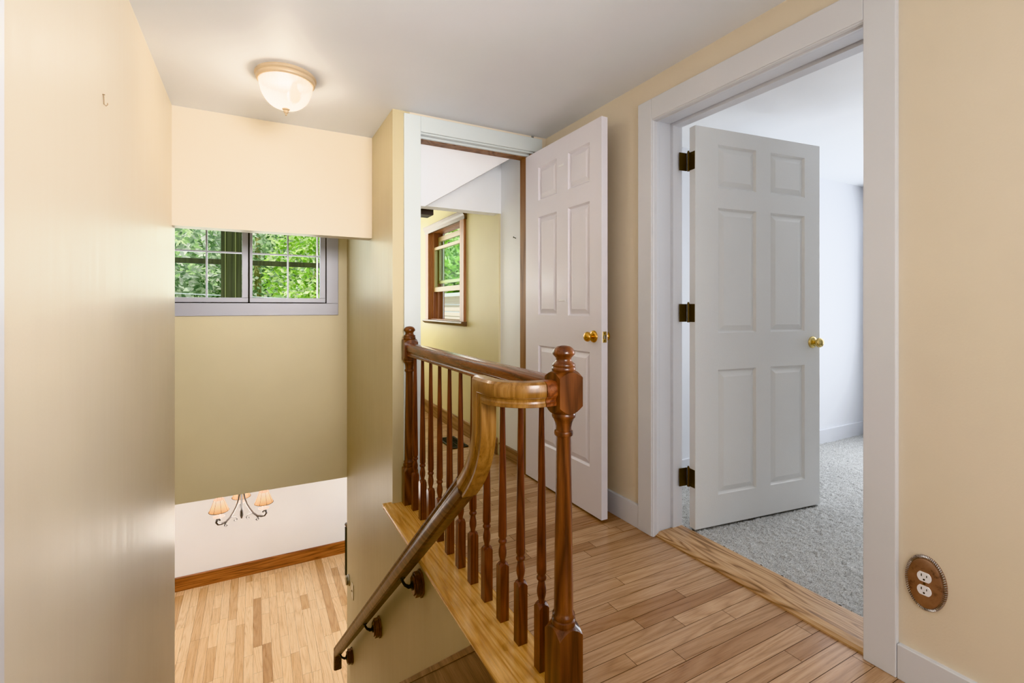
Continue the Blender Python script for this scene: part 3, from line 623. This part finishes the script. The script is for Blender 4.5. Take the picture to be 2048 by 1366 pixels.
# ------------------------------------------------------------------ chandelier
CX, CY = -0.10, 5.05
ch = tag(empty('chandelier', (CX, CY, -0.324)), 'scrolled iron chandelier with tan candle shades in the lower room', 'chandelier')
def cz(v): return EYE-(v-628)/957*4.4+0.324           # pixel row at its distance -> local height
zb = cz(1052)
MB().lathe([(0.050, 0.0), (0.050, -0.02), (0.012, -0.03), (0.006, -0.04), (0.006, -0.12)], 20).obj('canopy', M['pewter'], ch, smooth=40)
m = MB(); m.lathe([(0.006, -0.10), (0.006, cz(992)), (0.016, cz(990)), (0.018, cz(996)), (0.010, cz(999)), (0.0095, cz(1028)), (0.012, cz(1035)), (0.014, cz(1044)), (0.006, cz(1050)), (0.0005, cz(1051))], 16)
m.obj('stem', M['pewter'], ch, smooth=40)
import itertools
for k, a in enumerate((math.radians(205), math.radians(-20), math.radians(92))):
    ca, sa = math.cos(a), math.sin(a); R_ = 0.195
    Pp = lambda r, z: (r*ca, r*sa, z)
    zt_, zlow = cz(990), cz(1046)
    arm = MB()
    pts = [Pp(0.016, zt_), Pp(0.020, zt_-0.05), Pp(0.028, zt_-0.10), Pp(0.044, zt_-0.15), Pp(0.070, zlow+0.062), Pp(0.100, zlow+0.022), Pp(0.135, zlow-0.004), Pp(0.170, zlow-0.010), Pp(0.198, zlow-0.004), Pp(0.212, zlow+0.018), Pp(0.207, zlow+0.038), Pp(0.190, zlow+0.044), Pp(0.180, zlow+0.034), Pp(0.187, zlow+0.024)]
    arm.tube(pts, [0.008, 0.008, 0.008, 0.008, 0.008, 0.008, 0.008, 0.009, 0.010, 0.011, 0.011, 0.010, 0.009, 0.006], 8)
    s1 = [Pp(0.135, zlow+0.0), Pp(0.11, zlow+0.018), Pp(0.085, zlow+0.022), Pp(0.05, zlow+0.008), Pp(0.038, zlow-0.012), Pp(0.050, zlow-0.026), Pp(0.064, zlow-0.020), Pp(0.060, zlow-0.010)]
    arm.tube(s1, 0.004, 6)
    s2 = [Pp(0.125, zlow-0.002), Pp(0.140, zlow-0.018), Pp(0.146, zlow-0.036), Pp(0.134, zlow-0.046), Pp(0.122, zlow-0.036), Pp(0.129, zlow-0.027)]
    arm.tube(s2, 0.005, 6)
    A = arm.obj('arm', M['pewter'], ch, smooth=60)
    bx_, by_ = 0.192*ca, 0.192*sa; z0 = zlow+0.052
    MB().lathe([(0.006, 0), (0.030, 0.004), (0.046, 0.012), (0.044, 0.014), (0.020, 0.008), (0.0005, 0.008)], 24, c=(0, 0, 0)).obj('drip_tray', M['candle'], A, smooth=50, loc=(bx_, by_, z0))
    MB().lathe([(0.013, 0), (0.013, 0.066), (0.0005, 0.067)], 16).obj('candle_sleeve', M['candle'], A, smooth=40, loc=(bx_, by_, z0+0.008))
    sh = MB(); pr = [(0.078, 0.0), (0.070, 0.018), (0.060, 0.045), (0.050, 0.072), (0.043, 0.092), (0.041, 0.104)]
    sh.lathe(pr, 32); sh.f = sh.f[:-2]; sh.fr = sh.fr[:-2]
    so = sh.obj('lamp_shade', M['shade'], A, smooth=60, fix=False, loc=(bx_, by_, z0+0.060))
    tr = MB()
    for q in range(8):
        b = 2*PI*q/8+0.3; tr.tube([(r*1.012*math.cos(b), r*1.012*math.sin(b), z) for r, z in pr], 0.0013, 5)
    tr.tube([(0.0785*math.cos(2*PI*q/32), 0.0785*math.sin(2*PI*q/32), 0.001) for q in range(33)], 0.0022, 6)
    tr.obj('shade_trim', M['shade_trim'], so, smooth=60)
    MB().lathe([(0.006, 0.0), (0.013, 0.02), (0.010, 0.04), (0.0005, 0.056)], 12).obj('bulb', M['bulb'], A, smooth=60, loc=(bx_, by_, z0+0.074))

# ------------------------------------------------------------------ oval outlet
ou = tag(empty('electrical_outlet', (XR, 0.660, 0.320)), 'oval copper outlet plate with rope edge low on the right wall', 'electrical outlet')
a_, b_ = 0.0505, 0.0805
def oval(mb, prof, seg=64):
    v = []; f = []
    for s, x in prof:
        for k in range(seg): a = 2*PI*k/seg; v.append((x, (a_+s)*math.cos(a), (b_+s)*math.sin(a)))
    for j in range(len(prof)-1):
        for k in range(seg): f.append((j*seg+k, j*seg+(k+1) % seg, (j+1)*seg+(k+1) % seg, (j+1)*seg+k))
    f.append(tuple((len(prof)-1)*seg+k for k in range(seg))); f.append(tuple(range(seg))); return mb.add(v, f)
oval(MB(), [(0, 0), (0, -0.003), (-0.006, -0.004), (-0.008, -0.005), (-0.0095, -0.009), (-0.013, -0.0105), (-0.03, -0.011)]).obj('cover_plate', M['copper'], ou, smooth=40)
m = MB(); N = 78
for k in range(N):
    a = 2*PI*k/N; ca, sa = math.cos(a), math.sin(a); a2 = a+0.05
    m.tube([(-0.003, (a_-0.0005)*ca, (b_-0.0005)*sa), (-0.0065, (a_-0.0035)*math.cos((a+a2)/2), (b_-0.0035)*math.sin((a+a2)/2)), (-0.0045, (a_-0.0072)*math.cos(a2), (b_-0.0072)*math.sin(a2))], 0.0018, 5)
m.obj('rope_rim', plain('worn_silver_rope', (186, 180, 176), 0.3, 0.85), ou, smooth=60)
for zz in (0.0195, -0.0195):
    pl = []
    for k in range(40):
        a = 2*PI*k/40; y, z = 0.0172*math.cos(a), 0.0172*math.sin(a); pl.append((y, max(-0.0138, min(0.0138, z))))
    r = MB(); r.prism(pl, -0.0135, -0.006, 'X'); ro = r.obj('receptacle', M['white_plastic'], ou, loc=(0, 0, zz), bevel=0.0008)
    q = MB(); q.box(-0.0139, -0.013, 0.0050, 0.0072, 0.001, 0.0085); q.box(-0.0139, -0.013, -0.0072, -0.0054, 0.001, 0.0072)
    q.lathe([(0.0026, -0.0139), (0.0026, -0.013)], 12, 'X', (0, 0, -0.007)); q.obj('socket_holes', M['black'], ro)
MB().lathe([(0.0032, -0.0112), (0.0028, -0.0125), (0.0005, -0.0128)], 12, 'X').obj('plate_screw', M['bronze'], ou, smooth=40)

# ------------------------------------------------------------------ light switch and wall dial at the foot of the stairs
sw = tag(empty('light_switch', (XS, 3.992, -1.152)), 'ivory light switch plate on the stairwell wall above the rail end', 'light switch')
MB().box(-0.006, 0.0, -0.036, 0.036, -0.058, 0.058).obj('switch_plate', M['ivory_plastic'], sw, bevel=0.002)
m = MB(); m.prism([(-0.006, -0.008), (-0.006, 0.006), (-0.016, 0.012), (-0.017, 0.008)], -0.005, 0.005, 'Y'); m.obj('toggle', M['ivory_plastic'], sw)
wd = tag(MB().lathe([(0.046, 0.0), (0.046, -0.006), (0.040, -0.010), (0.038, -0.020), (0.034, -0.026), (0.0005, -0.027)], 28, 'X').obj('wall_dial', M['nickel'], smooth=40, loc=(XS, 4.175, -1.155)), 'round dull metal dial on the stairwell wall edge beside the switch', 'dial')

# hook on the left wall
m = MB(); m.tube([(0.0, 0, 0.026), (0.006, 0, 0.026), (0.010, 0, 0.024)], 0.002, 6); m.tube([(0.004, 0, 0.026), (0.005, 0.002, 0.0), (0.006, 0.0, -0.022), (0.014, 0, -0.030), (0.020, 0, -0.022), (0.020, 0, -0.014)], 0.0022, 8); m.tube([(0.002, 0, 0.026), (0.002, 0.02, 0.018)], 0.0014, 6)
hk = plain('tan_wire', (150, 128, 100), 0.45, 0.5)
for i, p in enumerate(m.v): m.v[i] = tuple(c*0.62 for c in p)
tag(m.obj('wall_hook', hk, smooth=50, loc=(XL, 1.883, 1.765)), 'small bent wire hook high on the long cream wall', 'hook')
m = MB(); m.tube([(0, 0, 0), (-0.018, 0, 0.006)], 0.003, 8); m.lathe([(0.006, -0.020), (0.006, -0.018)], 10, 'X', (0, 0, 0.0065))
tag(m.obj('nail', M['iron'], smooth=50, loc=(1.660, 3.02, 1.625)), 'nail in the white wall strip inside the far doorway', 'nail')
tag(B((1.05, 1.180, 3.42, 3.56, 1.815, 1.96)).obj('ceiling_beam', M['beam'], bevel=0.004), 'dark wooden beam end under the white header', 'beam', kind='structure')
# floor register
rg = tag(empty('floor_register', (1.455, 3.74, 0.001)), 'dark slotted floor register beside the yellow wall', 'floor register')
MB().box(-0.065, 0.065, -0.16, 0.16, 0.0, 0.002).obj('pan', M['black'], rg)
m = MB()
for sx in (-1, 1): m.box(sx*0.065-0.009, sx*0.065+0.009, -0.165, 0.165, 0.002, 0.007)
for sy in (-1, 1): m.box(-0.065, 0.065, sy*0.16-0.009, sy*0.16+0.009, 0.002, 0.007)
for k in range(13): y = -0.145+0.290*k/12; m.box(-0.058, 0.058, y-0.004, y+0.004, 0.002, 0.006)
m.box(-0.004, 0.004, -0.155, 0.155, 0.002, 0.0065); m.obj('grille', M['register'], rg)
# metal post in the lower room
mp = tag(empty('metal_post', (1.135, 6.95, ZL)), 'dark grey metal post with small ball top near the lower baseboard', 'post')
MB().box(-0.022, 0.022, -0.022, 0.022, 0.0, 0.66).obj('upright', M['iron'], mp, bevel=0.004)
MB().lathe([(0.014, 0.66), (0.014, 0.672), (0.024, 0.686), (0.028, 0.70), (0.022, 0.716), (0.0005, 0.722)], 16).obj('ball_top', M['pewter'], mp, smooth=50)
MB().box(0.02, 0.5, -0.02, 0.02, 0.05, 0.62).obj('mesh_panel', M['iron'], mp)

# ------------------------------------------------------------------ outdoors
def leaves(mb, c, rad, n, size, seed):
    r = random.Random(seed)
    for _ in range(n):
        while True:
            p = Vector((r.uniform(-1, 1), r.uniform(-1, 1), r.uniform(-1, 1)))
            if p.length < 1: break
        p = Vector((p.x*rad[0], p.y*rad[1], p.z*rad[2]))+Vector(c)
        u = Vector((r.uniform(-1, 1), r.uniform(-1, 1), r.uniform(-.7, .7))).normalized(); w = u.cross(Vector((r.uniform(-1, 1), r.uniform(-1, 1), r.uniform(-1, 1)))).normalized()
        s = size*r.uniform(0.6, 1.4); col = (r.random(), r.random(), 0)
        mb.add([p-u*s, p-w*s*0.45, p+u*s, p+w*s*0.45], [(0, 1, 2, 3)], col)
    return mb
def tree(x, y, h, crown, n, size, leaf, label, tr=0.1, seed=1):
    t = tag(empty('tree', (x, y, ZL-0.4)), label, 'tree', 'trees outside the upper window' if y < 16 and x < 2.5 else None)
    hh = h
    MB().tube([(0, 0, 0), (0.03, 0, hh*0.4), (-0.03, 0.02, hh*0.75), (0.0, 0, hh)], [tr*1.4, tr, tr*0.8, tr*0.4], 12).obj('trunk', M['bark'], t, smooth=60)
    m = MB()
    for i, (cx, cy, cz_, rx, ry, rz) in enumerate(crown): leaves(m, (cx, cy, cz_), (rx, ry, rz), n, size, seed*10+i)
    m.obj('foliage', M[leaf], t, attr=True); return t
G = 0.4-ZL
tree(-1.75, 9.9, 6.4, [(0.4, 0, G+2.6, 1.5, 1.0, 1.3), (-.2, 0.3, G+1.2, 1.3, .8, .9)], 1700, 0.075, 'leaf_c', 'tree with a pale trunk seen through the left pane of the upper window', 0.14, 1)
tree(1.05, 9.6, 5.6, [(0.0, 0, G+1.7, 0.95, 0.7, 0.85), (0.3, 0.2, G+2.6, 1.2, 0.9, 0.7)], 1800, 0.055, 'leaf_b', 'bright lime green tree seen through the right pane of the upper window', 0.06, 2)
tree(0.1, 13.2, 6.8, [(0.0, 0, G+2.4, 1.6, 0.8, 1.2), (-1.2, .3, G+1.3, 1.2, .7, .6)], 1900, 0.085, 'leaf_a', 'mid green tree behind the porch post outside the upper window', 0.09, 3)
tree(8.0, 19.5, 8.5, [(0, 0, G+3.4, 3.4, 1.6, 2.4)], 2600, 0.17, 'leaf_b', 'sunlit green tree outside the oak framed window', 0.14, 4)
# hillside behind
m = MB(); nx, ny = 40, 14; r2 = random.Random(5)
m.add([(-16+34*i/nx, 15+16*j/ny, -2.8+1.0*j+0.9*r2.random()) for j in range(ny+1) for i in range(nx+1)], [(j*(nx+1)+i, j*(nx+1)+i+1, (j+1)*(nx+1)+i+1, (j+1)*(nx+1)+i) for j in range(ny) for i in range(nx)])
struct('hillside', m, M['hill'], 'wooded hillside rising behind the trees', 'hillside', smooth=180)
struct('ground', B((-30, 30, 4.5, 40, -3.2, -3.0), (1.96, 30, 2.4, 4.5, -3.2, -3.0)), M['ground'], 'pale ground outside', 'ground')
# neighbouring outbuilding, seen through the lower half of the far window
nb = tag(empty('outbuilding', (5.2, 12.6, -2.9)), 'pale pinkish clapboard outbuilding behind the lower half of the oak window', 'outbuilding')
m = MB()
for k in range(30): m.prism([(-0.02, 0.145*k), (0.0, 0.145*k+0.145), (0.12, 0.145*k+0.145), (0.12, 0.145*k)], -3.4, 3.4, 'Y')
m.obj('clapboard_wall', paint('pale_pink_clapboard', (240, 226, 216), 0.7, 0.02, 0.05), nb)
B((-0.15, 3.0, -3.5, 3.5, 4.34, 4.44)).obj('roof_edge', M['wall_white'], nb)
# porch frame
pf = tag(empty('porch_frame', (-0.2, 5.6, -0.02)), 'dark green porch post and crossbar outside the upper window', 'porch frame')
MB().box(-0.09, 0.09, -0.05, 0.05, 0.0, 2.6).obj('post', M['porch'], pf, bevel=0.004)
m = MB(); m.box(-0.055, -0.047, -0.056, -0.05, 0.0, 2.6); m.box(0.033, 0.041, -0.056, -0.05, 0.0, 2.6); m.obj('bead', plain('pale_green_bead', (112, 122, 78), 0.6), pf)
MB().box(-1.4, 0.88, -0.02, 0.03, 1.578, 1.628).obj('crossbar', M['porch'], pf, bevel=0.003)
m = MB(); m.tube([(-4+0.3*i, 8.0, 1.38-0.05*i*0.3+0.004*(i-14)**2*0.05) for i in range(28)], 0.008, 6); m.tube([(-4+0.3*i, 8.05, 1.44-0.04*i*0.3+0.004*(i-14)**2*0.05) for i in range(28)], 0.006, 6)
tag(m.obj('hanging_cable', M['cable'], smooth=60), 'pale utility cables crossing behind the upper window', 'cable')

# ------------------------------------------------------------------ light
def area(name, loc, rot, sx, sy, power, col=(1, 1, 1)):
    l = bpy.data.lights.new(name, 'AREA'); l.shape = 'RECTANGLE'; l.size = sx; l.size_y = sy; l.energy = power; l.color = col
    o = bpy.data.objects.new(name, l); o.location = loc; o.rotation_euler = tuple(math.radians(a) for a in rot); COL.objects.link(o); return o
def point(name, loc, power, r, col=(1, 1, 1)):
    l = bpy.data.lights.new(name, 'POINT'); l.energy = power; l.shadow_soft_size = r; l.color = col
    o = bpy.data.objects.new(name, l); o.location = loc; COL.objects.link(o); return o
WARM = (1.0, 0.94, 0.87)
point('lamp_bulb', (0.139, 2.60, ZC-0.10), 31, 0.05, WARM)
area('hall_fill', (0.8, -1.2, 1.1), (104, 0, 0), 1.5, 1.0, 27, (0.95, 0.98, 1.0))  # soft fill added behind the camera, no window there
area('bedroom_daylight', (4.72, 1.35, 1.3), (0, 90, 0), 1.3, 0.7, 45, (0.93, 0.96, 1.0))
area('far_room_fill', (1.2, 5.6, 1.5), (90, 0, 180), 0.7, 1.2, 23, (0.97, 1.0, 0.95))  # unseen fill added at the end wall of the far room
area('lower_room_daylight', (3.9, 5.9, -1.3), (0, 90, 0), 1.6, 2.4, 75, (0.90, 0.95, 1.0))
area('window_daylight', (-0.05, 4.46, 1.55), (-90, 0, 0), 1.0, 0.7, 10, (0.95, 1.0, 0.93))
fl_ = area('stair_flash', (0.62, -0.9, 1.72), (89, 0, 12), 0.9, 0.6, 18, (1.0, 0.97, 0.96)); fl_.data.spread = math.radians(68)
point('alcove_fill', (1.25, 3.05, 1.3), 1.7, 0.08, (0.96, 0.98, 1.0))  # unseen lamp added to brighten the white strip and sloped ceiling
point('chandelier_glow', (CX, CY, -0.75), 12, 0.15, WARM)
area('lower_room_fill', (-1.4, 6.0, -0.40), (0, 0, 0), 2.0, 2.0, 24, (1.0, 0.97, 0.95))
sun = bpy.data.lights.new('sun', 'SUN'); sun.energy = 4.2; sun.angle = 0.02; sun.color = (1, 0.96, 0.86)
so = bpy.data.objects.new('sun', sun); so.rotation_euler = (math.radians(38), 0, math.radians(-35)); so.location = (0, -5, 12); COL.objects.link(so)
W = bpy.data.worlds.new('sky'); scene.world = W; W.use_nodes = True
bg = W.node_tree.nodes['Background']; bg.inputs[0].default_value = (0.80, 0.90, 1.0, 1); bg.inputs[1].default_value = 1.1

# ------------------------------------------------------------------ camera
cam = bpy.data.cameras.new('camera'); co = bpy.data.objects.new('camera', cam); COL.objects.link(co)
co.location = (0, 0, EYE); co.rotation_euler = (PI/2, 0, -math.atan(516/957.0))
cam.sensor_width = 36; cam.lens = 957/2048*36; cam.shift_y = -69/2048; cam.clip_start = 0.02
scene.camera = co
scene.view_settings.view_transform = 'Khronos PBR Neutral'
scene.view_settings.look = 'None'
scene.view_settings.exposure = 0.0
scene.cycles.max_bounces = 10
scene.cycles.diffuse_bounces = 5
